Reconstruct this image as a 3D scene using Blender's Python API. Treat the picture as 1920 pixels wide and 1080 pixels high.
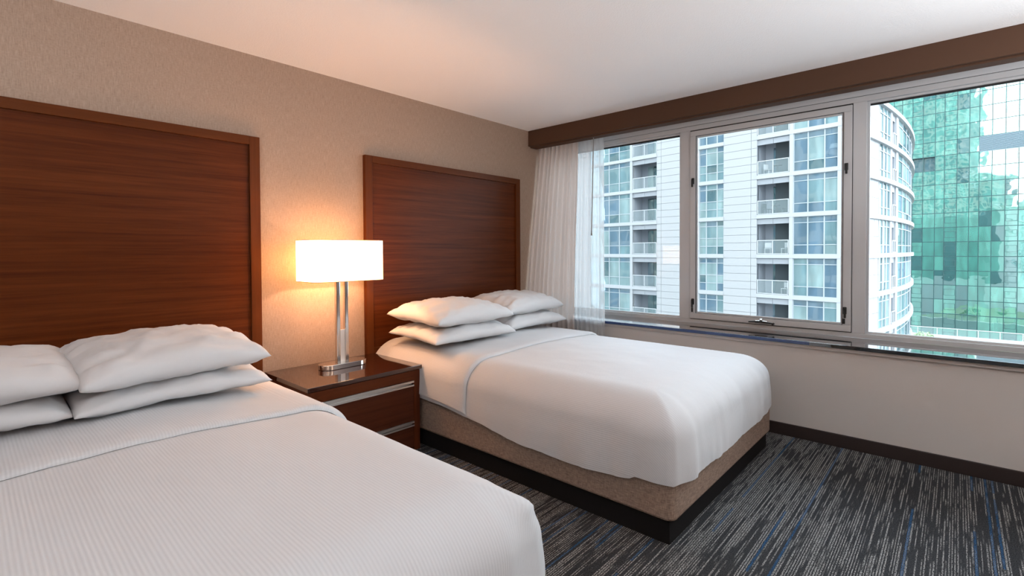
import bpy, bmesh, math, random
from mathutils import Vector, Matrix, noise
random.seed(7)
scene = bpy.context.scene
COL = scene.collection
for o in list(bpy.data.objects):
    bpy.data.objects.remove(o, do_unlink=True)

# ------------------------------------------------------------------ camera
cd = bpy.data.cameras.new('camera')
cam = bpy.data.objects.new('camera', cd); COL.objects.link(cam)
YAW, PITCH, ROLL = math.radians(41.984), math.radians(-1.0756), math.radians(-0.2778)
fw = Vector((math.cos(YAW)*math.cos(PITCH), math.sin(YAW)*math.cos(PITCH), math.sin(PITCH)))
rt = fw.cross(Vector((0, 0, 1))).normalized(); up = rt.cross(fw)
rt2 = rt*math.cos(ROLL) + up*math.sin(ROLL); up2 = up*math.cos(ROLL) - rt*math.sin(ROLL)
m = Matrix((rt2, up2, -fw)).transposed().to_4x4(); m.translation = Vector((-3.7402, -3.1368, 1.2586))
cam.matrix_world = m
cd.sensor_fit = 'HORIZONTAL'; cd.sensor_width = 36.0
cd.lens = 36.0*928.07/1920.0
cd.shift_y = -50.25/1920.0
cd.clip_start = 0.05; cd.clip_end = 600
scene.camera = cam

# ------------------------------------------------------------------ sky and exposure
SKY = 8.0
w = bpy.data.worlds.new('sky'); scene.world = w; w.use_nodes = True
wn = w.node_tree; wn.nodes.clear()
wo = wn.nodes.new('ShaderNodeOutputWorld'); wb = wn.nodes.new('ShaderNodeBackground')
tc = wn.nodes.new('ShaderNodeTexCoord'); nz = wn.nodes.new('ShaderNodeTexNoise'); rp = wn.nodes.new('ShaderNodeValToRGB')
nz.inputs['Scale'].default_value = 2.2; nz.inputs['Detail'].default_value = 5
rp.color_ramp.elements[0].position = 0.38; rp.color_ramp.elements[0].color = (0.66, 0.81, 1.0, 1)
rp.color_ramp.elements[1].position = 0.60; rp.color_ramp.elements[1].color = (0.88, 0.95, 1.0, 1)
wn.links.new(tc.outputs['Generated'], nz.inputs['Vector']); wn.links.new(nz.outputs['Fac'], rp.inputs['Fac'])
wn.links.new(rp.outputs['Color'], wb.inputs['Color']); wb.inputs['Strength'].default_value = SKY
wn.links.new(wb.outputs['Background'], wo.inputs['Surface'])
vs = scene.view_settings
vs.view_transform = 'Standard'; vs.look = 'None'; vs.gamma = 1.0; vs.use_curve_mapping = False
vs.exposure = 0.0
LAMP_W, FILL_W = 8.5, 87.0
scene.cycles.use_denoising = True
scene.cycles.max_bounces = 10
scene.cycles.diffuse_bounces = 6
scene.cycles.transparent_max_bounces = 16
scene.cycles.caustics_reflective = False
scene.cycles.caustics_refractive = False
scene.cycles.sample_clamp_indirect = 6.0

# ------------------------------------------------------------------ helpers
def new_mat(name):
    mt = bpy.data.materials.new(name); mt.use_nodes = True
    nt = mt.node_tree
    return mt, nt, nt.nodes['Principled BSDF'], nt.nodes['Material Output']
def pmat(name, col, rough=0.5, metal=0.0, spec=0.5, coat=0.0):
    mt, nt, b, o = new_mat(name)
    b.inputs['Base Color'].default_value = (*col, 1); b.inputs['Roughness'].default_value = rough
    b.inputs['Metallic'].default_value = metal; b.inputs['Specular IOR Level'].default_value = spec
    b.inputs['Coat Weight'].default_value = coat
    return mt
def N(nt, t, **kw):
    n = nt.nodes.new(t)
    for k, v in kw.items():
        if k in n.inputs.keys(): n.inputs[k].default_value = v
        else: setattr(n, k, v)
    return n
def L(nt, a, b): nt.links.new(a, b)
def math_node(nt, op, a, b=None, c=None):
    n = nt.nodes.new('ShaderNodeMath'); n.operation = op
    for i, v in enumerate((a, b, c)):
        if v is None: continue
        if isinstance(v, (int, float)): n.inputs[i].default_value = v
        else: nt.links.new(v, n.inputs[i])
    return n.outputs[0]
def ramp(nt, fac, stops):
    r = nt.nodes.new('ShaderNodeValToRGB'); el = r.color_ramp.elements
    while len(el) < len(stops): el.new(0.5)
    for e, (p, c) in zip(el, stops): e.position = p; e.color = (*c, 1)
    nt.links.new(fac, r.inputs['Fac']); return r.outputs['Color']
def bump(nt, b, h, strength, dist):
    n = nt.nodes.new('ShaderNodeBump'); n.inputs['Strength'].default_value = strength; n.inputs['Distance'].default_value = dist
    nt.links.new(h, n.inputs['Height']); nt.links.new(n.outputs['Normal'], b.inputs['Normal'])
def pos(nt):
    return nt.nodes.new('ShaderNodeNewGeometry').outputs['Position']
def mapped(nt, vec, sc, loc=(0, 0, 0)):
    n = nt.nodes.new('ShaderNodeMapping'); n.inputs['Scale'].default_value = sc; n.inputs['Location'].default_value = loc
    nt.links.new(vec, n.inputs['Vector']); return n.outputs['Vector']

def mesh_obj(name, verts, faces, mat, parent=None, smooth=False, uvs=None):
    me = bpy.data.meshes.new(name); me.from_pydata([tuple(v) for v in verts], [], faces)
    if uvs is not None:
        ul = me.uv_layers.new(name='UVMap')
        for lp in me.loops: ul.data[lp.index].uv = uvs[lp.vertex_index]
    if smooth: me.polygons.foreach_set('use_smooth', [True]*len(me.polygons))
    me.update()
    if mat: me.materials.append(mat)
    return link(name, me, parent)
def link(name, me, parent=None):
    o = bpy.data.objects.new(name, me); COL.objects.link(o)
    if parent: o.parent = parent
    return o
def bm_obj(name, bm, mat, parent=None, smooth=False):
    me = bpy.data.meshes.new(name); bmesh.ops.recalc_face_normals(bm, faces=bm.faces[:]); bm.to_mesh(me); bm.free()
    if smooth:
        me.polygons.foreach_set('use_smooth', [True]*len(me.polygons))
    if mat: me.materials.append(mat)
    return link(name, me, parent)
def bbox(bm, x0, x1, y0, y1, z0, z1, bev=0.0, seg=2):
    t = bmesh.new(); bmesh.ops.create_cube(t, size=1.0)
    for v in t.verts:
        v.co = Vector(((x0+x1)/2 + v.co.x*(x1-x0), (y0+y1)/2 + v.co.y*(y1-y0), (z0+z1)/2 + v.co.z*(z1-z0)))
    if bev > 0: bmesh.ops.bevel(t, geom=t.edges[:], offset=bev, segments=seg, profile=0.5, affect='EDGES')
    tmp = bpy.data.meshes.new('tmp'); t.to_mesh(tmp); t.free(); bm.from_mesh(tmp); bpy.data.meshes.remove(tmp)
def box(name, x0, x1, y0, y1, z0, z1, mat, parent=None, bev=0.0, seg=2):
    bm = bmesh.new(); bbox(bm, x0, x1, y0, y1, z0, z1, bev, seg)
    o = bm_obj(name, bm, mat, parent)
    if bev > 0 and seg > 2:
        o.data.polygons.foreach_set('use_smooth', [True]*len(o.data.polygons))
    return o
def cyl(bm, p0, p1, r0, r1=None, seg=16):
    r1 = r0 if r1 is None else r1
    p0 = Vector(p0); p1 = Vector(p1); d = p1-p0
    q = d.to_track_quat('Z', 'Y').to_matrix().to_4x4(); q.translation = (p0+p1)/2
    bmesh.ops.create_cone(bm, cap_ends=True, segments=seg, radius1=r0, radius2=r1, depth=d.length, matrix=q)
def prism(name, outline, z0, z1, mat, parent=None, bev=0.0, smooth=False):
    bm = bmesh.new(); vs_ = [bm.verts.new((x, y, z0)) for x, y in outline]; f = bm.faces.new(vs_)
    r = bmesh.ops.extrude_face_region(bm, geom=[f])
    for v in r['geom']:
        if isinstance(v, bmesh.types.BMVert): v.co.z = z1
    if bev:
        ed = [e for e in bm.edges if abs(e.verts[0].co.z-e.verts[1].co.z) < 1e-6]
        bmesh.ops.bevel(bm, geom=ed, offset=bev, segments=2, profile=0.5, affect='EDGES')
    return bm_obj(name, bm, mat, parent, smooth)
def empty(name, loc=(0, 0, 0)):
    o = bpy.data.objects.new(name, None); COL.objects.link(o); o.location = loc; o.empty_display_size = 0.1
    return o
def tag(o, label, cat, group=None, kind=None):
    o['label'] = label; o['category'] = cat
    if group: o['group'] = group
    if kind: o['kind'] = kind
    return o
def structure(o, label=None):
    o['kind'] = 'structure'
    if label: o['label'] = label
    return o
def settle(root):
    """keep world coordinates of children built in world space under an Empty placed at the base"""
    off = root.location.copy()
    for c in root.children:
        c.location = c.location - off
def fbm(x, y, z, o=3):
    return noise.fractal(Vector((x, y, z)), 1.0, 2.0, o)
def rrect(hl, hd, r, n=10, cx=0, cy=0):
    pts = []
    for ax, ay, a0 in ((hl-r, hd-r, 0), (-(hl-r), hd-r, 90), (-(hl-r), -(hd-r), 180), (hl-r, -(hd-r), 270)):
        for i in range(n+1):
            a = math.radians(a0+90*i/n); pts.append((cx+ax+r*math.cos(a), cy+ay+r*math.sin(a)))
    return pts

# ------------------------------------------------------------------ materials
def mat_wallpaper(name, c0, c1):
    mt, nt, b, o = new_mat(name); p = pos(nt)
    n1 = N(nt, 'ShaderNodeTexNoise', Scale=1.0, Detail=4.0, Roughness=0.65); L(nt, mapped(nt, p, (330, 330, 22)), n1.inputs['Vector'])
    n2 = N(nt, 'ShaderNodeTexNoise', Scale=1.0, Detail=3.0); L(nt, mapped(nt, p, (90, 90, 140)), n2.inputs['Vector'])
    f = math_node(nt, 'ADD', math_node(nt, 'MULTIPLY', n1.outputs['Fac'], 0.7), math_node(nt, 'MULTIPLY', n2.outputs['Fac'], 0.3))
    L(nt, ramp(nt, f, [(0.35, c0), (0.65, c1)]), b.inputs['Base Color'])
    b.inputs['Roughness'].default_value = 0.75; b.inputs['Specular IOR Level'].default_value = 0.2
    bump(nt, b, f, 0.35, 0.002); return mt
M_WALL = mat_wallpaper('woven_wallpaper', (0.29, 0.205, 0.155), (0.43, 0.322, 0.250))
def mat_paint(name, col, rough=0.7, bsc=60, bs=0.06, bd=0.002):
    mt, nt, b, o = new_mat(name)
    b.inputs['Base Color'].default_value = (*col, 1); b.inputs['Roughness'].default_value = rough; b.inputs['Specular IOR Level'].default_value = 0.25
    n1 = N(nt, 'ShaderNodeTexNoise', Scale=float(bsc), Detail=4.0); L(nt, pos(nt), n1.inputs['Vector'])
    bump(nt, b, n1.outputs['Fac'], bs, bd); return mt
M_LOWWALL = mat_paint('grey_painted_wall', (0.50, 0.475, 0.455))
M_CEIL = mat_paint('stippled_ceiling', (0.90, 0.90, 0.90), 0.85, 130, 0.5, 0.004)
M_VAL = mat_paint('brown_valance_paint', (0.072, 0.036, 0.021), 0.8)
M_BASEB = mat_paint('dark_baseboard', (0.022, 0.015, 0.014), 0.5)

def mat_wood(name, c0, c1, c2, axis='x', rough=0.36, coat=0.0):
    mt, nt, b, o = new_mat(name); p = pos(nt)
    sc = {'x': (1.1, 40, 40), 'y': (40, 1.1, 40), 'z': (40, 40, 1.1)}[axis]
    n1 = N(nt, 'ShaderNodeTexNoise', Scale=1.0, Detail=6.0, Roughness=0.6, Distortion=0.4); L(nt, mapped(nt, p, sc), n1.inputs['Vector'])
    sc2 = tuple(v*6 for v in sc)
    n2 = N(nt, 'ShaderNodeTexNoise', Scale=1.0, Detail=4.0); L(nt, mapped(nt, p, sc2), n2.inputs['Vector'])
    f = math_node(nt, 'ADD', math_node(nt, 'MULTIPLY', n1.outputs['Fac'], 0.75), math_node(nt, 'MULTIPLY', n2.outputs['Fac'], 0.25))
    L(nt, ramp(nt, f, [(0.30, c0), (0.5, c1), (0.70, c2)]), b.inputs['Base Color'])
    b.inputs['Roughness'].default_value = rough; b.inputs['Specular IOR Level'].default_value = 0.09; b.inputs['Coat Weight'].default_value = coat; b.inputs['Coat Roughness'].default_value = 0.25
    bump(nt, b, n2.outputs['Fac'], 0.05, 0.001); return mt
WC = ((0.045, 0.0090, 0.0018), (0.080, 0.0180, 0.0036), (0.114, 0.029, 0.0064))
M_WOODX = mat_wood('walnut_grain_horizontal', *WC, axis='x')
M_WOODZ = mat_wood('walnut_grain_vertical', (0.072, 0.0185, 0.0042), (0.090, 0.024, 0.0056), (0.106, 0.030, 0.0075), axis='z')
M_WOODRX = mat_wood('walnut_rail', (0.072, 0.0185, 0.0042), (0.090, 0.024, 0.0056), (0.106, 0.030, 0.0075), axis='x')
M_DRAWER = mat_wood('red_brown_drawer_veneer', (0.040, 0.011, 0.006), (0.062, 0.018, 0.009), (0.082, 0.026, 0.012), axis='x', rough=0.28)
M_NSRX = mat_wood('dark_red_brown_rail', (0.055, 0.013, 0.005), (0.075, 0.019, 0.007), (0.095, 0.026, 0.010), axis='x', rough=0.3)
M_NSRZ = mat_wood('dark_red_brown_side', (0.055, 0.013, 0.005), (0.075, 0.019, 0.007), (0.095, 0.026, 0.010), axis='z', rough=0.3)
M_NSTOP = pmat('dark_glass_top', (0.032, 0.012, 0.008), 0.06, 0, 0.7, 0.6)
M_ALU = pmat('brushed_aluminium', (0.74, 0.72, 0.70), 0.42, 0.85)
M_CHROME = pmat('polished_nickel', (0.72, 0.69, 0.66), 0.10, 1.0)
M_BLACKM = pmat('black_metal', (0.02, 0.02, 0.02), 0.35, 0.6)
M_PLINTH_SHADOW = pmat('black_plinth_shadow', (0.008, 0.007, 0.007), 0.9, 0, 0.1)  # near black, carries the shade under the bed in its colour

def mat_sheet(name, stripes=True, col=(0.54, 0.545, 0.56)):
    mt, nt, b, o = new_mat(name)
    b.inputs['Base Color'].default_value = (*col, 1); b.inputs['Roughness'].default_value = 0.75; b.inputs['Specular IOR Level'].default_value = 0.2
    b.inputs['Sheen Weight'].default_value = 0.15
    n1 = N(nt, 'ShaderNodeTexNoise', Scale=7.0, Detail=3.0); L(nt, pos(nt), n1.inputs['Vector'])
    h = math_node(nt, 'MULTIPLY', n1.outputs['Fac'], 1.2)
    if stripes:
        uv = N(nt, 'ShaderNodeUVMap'); sx = N(nt, 'ShaderNodeSeparateXYZ'); L(nt, uv.outputs['UV'], sx.inputs[0])
        s = math_node(nt, 'SINE', math_node(nt, 'MULTIPLY', sx.outputs['X'], 2*math.pi/0.0095))
        L(nt, ramp(nt, math_node(nt, 'MULTIPLY_ADD', s, 0.5, 0.5), [(0.25, tuple(c*0.965 for c in col)), (0.75, col)]), b.inputs['Base Color'])
        h = math_node(nt, 'MULTIPLY_ADD', s, 0.06, h)
    bump(nt, b, h, 0.35, 0.008); return mt
M_DUVET = mat_sheet('white_striped_bedding')
M_PILLOW = mat_sheet('white_cotton_pillowcase', False, (0.60, 0.60, 0.61))

def mat_linen(name, c0, c1):
    mt, nt, b, o = new_mat(name); p = pos(nt)
    n1 = N(nt, 'ShaderNodeTexNoise', Scale=1.0, Detail=3.0); L(nt, mapped(nt, p, (40, 40, 420)), n1.inputs['Vector'])
    n2 = N(nt, 'ShaderNodeTexNoise', Scale=1.0, Detail=3.0); L(nt, mapped(nt, p, (420, 420, 40)), n2.inputs['Vector'])
    f = math_node(nt, 'ADD', math_node(nt, 'MULTIPLY', n1.outputs['Fac'], 0.5), math_node(nt, 'MULTIPLY', n2.outputs['Fac'], 0.5))
    L(nt, ramp(nt, f, [(0.36, c0), (0.64, c1)]), b.inputs['Base Color'])
    b.inputs['Roughness'].default_value = 0.9; b.inputs['Specular IOR Level'].default_value = 0.15
    bump(nt, b, f, 0.5, 0.003); return mt
M_LINEN = mat_linen('taupe_linen_upholstery', (0.115, 0.078, 0.058), (0.30, 0.215, 0.168))

def mat_carpet():
    mt, nt, b, o = new_mat('striped_carpet'); p = pos(nt)
    s = N(nt, 'ShaderNodeSeparateXYZ'); L(nt, p, s.inputs[0])
    yy = math_node(nt, 'MULTIPLY', s.outputs['Y'], 110.0)
    row = math_node(nt, 'FLOOR', yy); fr = math_node(nt, 'FRACT', yy)
    wn1 = N(nt, 'ShaderNodeTexWhiteNoise', noise_dimensions='1D'); L(nt, row, wn1.inputs['W'])
    wn2 = N(nt, 'ShaderNodeTexWhiteNoise', noise_dimensions='1D'); L(nt, math_node(nt, 'ADD', row, 517.3), wn2.inputs['W'])
    # dashes of pale yarn along x, different in every row
    cx = N(nt, 'ShaderNodeCombineXYZ')
    L(nt, math_node(nt, 'MULTIPLY_ADD', wn1.outputs['Value'], 53.0, math_node(nt, 'MULTIPLY', s.outputs['X'], 1.9)), cx.inputs['X']); L(nt, math_node(nt, 'MULTIPLY', row, 3.7), cx.inputs['Y'])
    nd = N(nt, 'ShaderNodeTexNoise', Scale=1.0, Detail=3.0, Roughness=0.7); L(nt, cx.outputs[0], nd.inputs['Vector'])
    # broad patches where the pale yarn is dense or sparse
    nb = N(nt, 'ShaderNodeTexNoise', Scale=1.0, Detail=1.0); L(nt, mapped(nt, p, (0.9, 7.0, 1)), nb.inputs['Vector'])
    thr = math_node(nt, 'MULTIPLY_ADD', nb.outputs['Fac'], -0.26, 0.575)
    dash = math_node(nt, 'MULTIPLY', math_node(nt, 'SUBTRACT', nd.outputs['Fac'], thr), 14.0); dash.node.use_clamp = True
    ln = math_node(nt, 'LESS_THAN', math_node(nt, 'ABSOLUTE', math_node(nt, 'SUBTRACT', fr, 0.5)), math_node(nt, 'MULTIPLY_ADD', wn2.outputs['Value'], 0.20, 0.17))
    ns = N(nt, 'ShaderNodeTexNoise', Scale=1.0, Detail=2.0); L(nt, mapped(nt, p, (150, 260, 1)), ns.inputs['Vector'])
    spk = math_node(nt, 'MULTIPLY', math_node(nt, 'SUBTRACT', ns.outputs['Fac'], 0.40), 6.0); spk.node.use_clamp = True
    mask = math_node(nt, 'MULTIPLY', math_node(nt, 'MULTIPLY', dash, ln), spk)
    base = ramp(nt, ns.outputs['Fac'], [(0.3, (0.012, 0.012, 0.013)), (0.7, (0.046, 0.047, 0.050))])
    mx = N(nt, 'ShaderNodeMix', data_type='RGBA'); L(nt, mask, mx.inputs[0]); L(nt, base, mx.inputs[6]); mx.inputs[7].default_value = (0.30, 0.295, 0.285, 1)
    # some rows carry a blue yarn
    nbl = N(nt, 'ShaderNodeTexNoise', Scale=1.0, Detail=1.0)
    cb = N(nt, 'ShaderNodeCombineXYZ'); L(nt, math_node(nt, 'MULTIPLY', s.outputs['X'], 1.2), cb.inputs['X']); L(nt, math_node(nt, 'MULTIPLY', row, 1.3), cb.inputs['Y']); L(nt, cb.outputs[0], nbl.inputs['Vector'])
    isb = math_node(nt, 'MULTIPLY', math_node(nt, 'GREATER_THAN', wn1.outputs['Value'], 0.915), math_node(nt, 'GREATER_THAN', nbl.outputs['Fac'], 0.46))
    mb = N(nt, 'ShaderNodeMix', data_type='RGBA'); L(nt, math_node(nt, 'MULTIPLY', math_node(nt, 'MULTIPLY', isb, 0.8), spk), mb.inputs[0]); L(nt, mx.outputs[2], mb.inputs[6]); mb.inputs[7].default_value = (0.014, 0.080, 0.19, 1)
    L(nt, mb.outputs[2], b.inputs['Base Color'])
    b.inputs['Roughness'].default_value = 0.95; b.inputs['Specular IOR Level'].default_value = 0.05
    bump(nt, b, math_node(nt, 'ADD', math_node(nt, 'MULTIPLY', mask, 0.6), ns.outputs['Fac']), 0.6, 0.006); return mt
M_CARPET = mat_carpet()

M_FRAME = mat_paint('grey_white_window_frame', (0.50, 0.515, 0.53), 0.4, 30, 0.01)
M_GASKET = pmat('black_gasket', (0.012, 0.012, 0.013), 0.6)
M_SILL = pmat('polished_black_stone_sill', (0.02, 0.022, 0.025), 0.04, 0, 0.9, 1.0)
M_SILLEDGE = pmat('sill_edge_blue_reflection', (0.012, 0.03, 0.11), 0.12, 0, 0.6)  # black stone edge with its blue reflection put into the colour
def mat_pane():
    mt, nt, b, o = new_mat('clear_window_glass'); nt.nodes.remove(b)
    f = N(nt, 'ShaderNodeFresnel', IOR=1.22); t = N(nt, 'ShaderNodeBsdfTransparent'); t.inputs['Color'].default_value = (0.965, 0.985, 0.98, 1)
    g = N(nt, 'ShaderNodeBsdfGlossy', Roughness=0.0); mx = N(nt, 'ShaderNodeMixShader')
    L(nt, f.outputs[0], mx.inputs[0]); L(nt, t.outputs[0], mx.inputs[1]); L(nt, g.outputs[0], mx.inputs[2]); L(nt, mx.outputs[0], o.inputs['Surface'])
    return mt
M_PANE = mat_pane()
def mat_cloth(name, col, transp, transl):
    mt, nt, b, o = new_mat(name); nt.nodes.remove(b)
    d = N(nt, 'ShaderNodeBsdfDiffuse'); d.inputs['Color'].default_value = (*col, 1)
    tl = N(nt, 'ShaderNodeBsdfTranslucent'); tl.inputs['Color'].default_value = (*col, 1)
    tp = N(nt, 'ShaderNodeBsdfTransparent')
    m1 = N(nt, 'ShaderNodeMixShader'); m1.inputs[0].default_value = transl; L(nt, d.outputs[0], m1.inputs[1]); L(nt, tl.outputs[0], m1.inputs[2])
    m2 = N(nt, 'ShaderNodeMixShader'); m2.inputs[0].default_value = transp; L(nt, m1.outputs[0], m2.inputs[1]); L(nt, tp.outputs[0], m2.inputs[2])
    L(nt, m2.outputs[0], o.inputs['Surface']); return mt
M_DRAPE = mat_cloth('pale_pink_white_drape', (0.62, 0.56, 0.525), 0.0, 0.27)
M_SHEER = mat_cloth('sheer_white_voile', (0.70, 0.72, 0.73), 0.32, 0.42)
def mat_shade():
    mt, nt, b, o = new_mat('glowing_cream_lampshade'); nt.nodes.remove(b)
    d = N(nt, 'ShaderNodeBsdfDiffuse'); d.inputs['Color'].default_value = (0.85, 0.82, 0.74, 1)
    tl = N(nt, 'ShaderNodeBsdfTranslucent'); tl.inputs['Color'].default_value = (0.9, 0.82, 0.66, 1)
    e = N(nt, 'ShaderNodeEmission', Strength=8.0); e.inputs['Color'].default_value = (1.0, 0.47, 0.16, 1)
    m1 = N(nt, 'ShaderNodeMixShader'); m1.inputs[0].default_value = 0.5; L(nt, d.outputs[0], m1.inputs[1]); L(nt, tl.outputs[0], m1.inputs[2])
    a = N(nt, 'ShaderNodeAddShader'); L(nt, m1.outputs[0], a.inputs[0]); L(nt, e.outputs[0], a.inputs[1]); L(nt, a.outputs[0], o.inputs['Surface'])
    return mt
M_SHADE = mat_shade()
M_TRIM = pmat('bronze_shade_trim', (0.30, 0.17, 0.09), 0.4)

# ------------------------------------------------------------------ room shell
H = 2.44
XL, YN = -6.6, -5.4
def quad(name, pts, mat, lab):
    return structure(mesh_obj(name, pts, [(0, 1, 2, 3)], mat), lab)
box_f = box('floor', XL-0.1, 0.42, YN-0.1, 0.1, -0.12, 0.0, M_CARPET); structure(box_f, 'dark grey carpet with pale and blue broken stripes')
structure(box('ceiling', XL-0.1, 0.42, YN-0.1, 0.1, H, H+0.12, M_CEIL), 'off-white stippled ceiling')
structure(box('wall_left', XL-0.1, 0.42, 0.0, 0.1, 0.0, H, M_WALL), 'tan woven wallpaper wall behind the headboards')
structure(box('wall_near', XL-0.1, 0.42, YN-0.1, YN, 0.0, H, M_WALL), 'tan wallpaper wall behind the camera')
structure(box('wall_far', XL-0.1, XL, YN, 0.0, 0.0, H, M_WALL), 'tan wallpaper wall opposite the windows')
structure(box('wall_right', 0.0, 0.42, YN, 0.0, 0.0, 0.612, M_LOWWALL), 'grey painted low wall under the windows')
structure(box('baseboard_right', -0.014, 0.0, YN, -0.0, 0.0, 0.0823, M_BASEB, bev=0.003), 'dark brown baseboard along the window wall')
structure(box('baseboard_left', XL, -0.0, -0.014, 0.0, 0.0, 0.0823, M_BASEB, bev=0.003), 'dark brown baseboard along the wallpaper wall')
# valance box hiding the curtain track
va = structure(empty('trim_1', (0.05, -2.6, 2.29)), 'brown curtain valance along the ceiling edge')
box('valance_board', -0.011, 0.02, YN, -0.001, 2.29, H, M_VAL, va, 0.003)
box('valance_underside', 0.02, 0.115, YN, -0.001, 2.278, 2.292, M_VAL, va, 0.003)
settle(va)
# window sill: dark polished stone, wall cap strip below
sl = structure(empty('trim_2', (0.15, -2.6, 0.63)), 'polished black stone window sill')
box('sill_slab', -0.030, 0.346, YN, -0.001, 0.6356, 0.6596, M_SILL, sl, 0.002)
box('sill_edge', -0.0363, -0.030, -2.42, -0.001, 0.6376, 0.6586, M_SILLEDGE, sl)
box('sill_edge', -0.0363, -0.030, YN, -2.42, 0.6376, 0.6586, M_SILL, sl)
box('sill_bed_board', -0.016, 0.345, YN, -0.001, 0.6122, 0.6356, M_LOWWALL, sl, 0.002)
settle(sl)

# ------------------------------------------------------------------ windows
WX = 0.346                   # room-side face of the fixed frame
ZF, ZT = 0.6596, H
fr_ = structure(empty('trim_3', (WX, -2.2, ZF)), 'grey-white aluminium window frame')
def fbar(name, y0, y1, z0, z1, x0=WX, x1=WX+0.074, bev=0.002): return box(name, x0, x1, y0, y1, z0, z1, M_FRAME, fr_, bev)
fbar('head_board', YN, -0.001, 2.301, H, WX-0.006)
fbar('frame_head', YN, -0.001, 2.262, 2.2985)
fbar('frame_sill', YN, -0.001, ZF, 0.690)
fbar('frame_mullion', -1.470, -1.381, 0.690, 2.262)
fbar('frame_mullion', -2.6775, -2.600, 0.690, 2.262)
fbar('frame_jamb', -0.06, -0.001, 0.690, 2.262)
fbar('frame_mullion', -4.45, -4.37, 0.690, 2.262)
box('frame_gap', WX+0.004, WX+0.01, YN, -0.001, 2.2980, 2.3015, M_GASKET, fr_)
settle(fr_)
# end pier of the window wall beyond the view
structure(box('wall_right_pier', 0.0, 0.42, YN, -4.45, 0.66, 2.278, M_LOWWALL), 'grey painted pier at the end of the windows')

def fixed_window(name, y0, y1, lab):
    r = structure(empty(name, (WX, (y0+y1)/2, 0.69)), lab)
    z0, z1 = 0.690, 2.262
    box('pane', WX+0.052, WX+0.058, y0+0.001, y1-0.001, z0+0.001, z1-0.001, M_PANE, r)
    bw = 0.014
    for a in ((y0, y0+bw, z0, z1), (y1-bw, y1, z0, z1), (y0+bw, y1-bw, z0, z0+bw)):
        box('glazing_bead', WX+0.028, WX+0.05, *a, M_FRAME, r, 0.001)
    box('glazing_bead', WX+0.028, WX+0.05, y0+bw, y1-bw, z1-bw, z1, M_FRAME, r, 0.001)
    box('head_gasket', WX+0.040, WX+0.0515, y0+bw, y1-bw, z1-bw-0.012, z1-bw, M_GASKET, r)
    settle(r); return r
fixed_window('window_1', -1.381, -0.06, 'left fixed window pane beside the curtain')
fixed_window('window_3', -4.37, -2.6775, 'right fixed window pane facing the teal glass tower')

def lock(parent, y, z, flip):
    """cam lock: escutcheon, lever and its lower keeper"""
    bm = bmesh.new(); x = WX-0.0165
    bbox(bm, x-0.006, x, y-0.011, y+0.011, z-0.005, z+0.045, 0.004)
    cyl(bm, (x-0.016, y, z+0.03), (x, y, z+0.03), 0.009, seg=12)
    bbox(bm, x-0.018, x-0.008, y-0.007+flip*0.002, y+0.007+flip*0.002, z-0.030, z+0.034, 0.003)
    k = bm_obj('lock', bm, M_BLACKM, parent)
    return k
def keeper(parent, y, z):
    box('lock_keeper', WX-0.0185, WX-0.0125, y-0.008, y+0.008, z-0.018, z+0.018, M_BLACKM, parent, 0.003)
r = structure(empty('window_2', (WX, -2.035, 0.693)), 'middle awning window with black locks and a crank')
SY0, SY1, SZ0, SZ1 = -2.5965, -1.4735, 0.6965, 2.2515
x0, x1 = WX-0.0125, WX+0.05
box('sash_rail', x0, x1, SY0, SY1, SZ0, 0.7415, M_FRAME, r, 0.003)
box('sash_rail', x0, x1, SY0, SY1, 2.2085, SZ1, M_FRAME, r, 0.003)
box('sash_stile', x0, x1, SY0, -2.548, 0.7415, 2.2085, M_FRAME, r, 0.003)
box('sash_stile', x0, x1, -1.5205, SY1, 0.7415, 2.2085, M_FRAME, r, 0.003)
for a in ((-2.6, SY0, 0.693, 2.262), (SY1, -1.47, 0.693, 2.262)): box('sash_gap', WX+0.002, WX+0.03, a[0], a[1], a[2], a[3], M_GASKET, r)
for a in ((0.6905, SZ0), (SZ1, 2.2615)): box('sash_gap', WX+0.002, WX+0.03, SY0, SY1, a[0], a[1], M_GASKET, r)
for a in ((-2.548, -2.545, 0.7415, 2.2085), (-1.5235, -1.5205, 0.7415, 2.2085), (-2.545, -1.5235, 0.7415, 0.7440), (-2.545, -1.5235, 2.2055, 2.2085)):
    box('glass_gasket', x0+0.003, x0+0.008, *a, M_GASKET, r)
for a in ((-2.545, -2.535, 0.744, 2.2055), (-1.5335, -1.5235, 0.744, 2.2055), (-2.535, -1.5335, 0.744, 0.756), (-2.535, -1.5335, 2.1935, 2.2055)):
    box('glazing_bead', x0+0.010, x0+0.024, *a, M_FRAME, r, 0.001)
box('pane', x0+0.025, x0+0.031, -2.547, -1.5215, 0.742, 2.208, M_PANE, r)
lock(r, -1.500, 1.818, 1); lock(r, -2.565, 1.812, -1)
lock(r, -1.500, 0.818, 1); keeper(r, -1.493, 0.768); lock(r, -2.562, 0.822, -1); keeper(r, -2.556, 0.768)
bm = bmesh.new()                                             # folding crank operator
bbox(bm, x0-0.020, x0, -2.075, -1.985, 0.706, 0.726, 0.005)
cyl(bm, (x0-0.012, -2.03, 0.724), (x0-0.016, -2.03, 0.738), 0.010, 0.008, 12)
cr = bm_obj('crank', bm, M_CHROME, r)
bm = bmesh.new()
cyl(bm, (x0-0.030, -2.125, 0.711), (x0-0.026, -2.03, 0.720), 0.005, 0.007, 10); cyl(bm, (x0-0.026, -2.03, 0.720), (x0-0.030, -1.945, 0.713), 0.007, 0.005, 10)
cyl(bm, (x0-0.045, -2.118, 0.711), (x0-0.018, -2.118, 0.711), 0.008, seg=10)
ca = bm_obj('crank_arm', bm, M_BLACKM, r)
settle(r)

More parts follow.
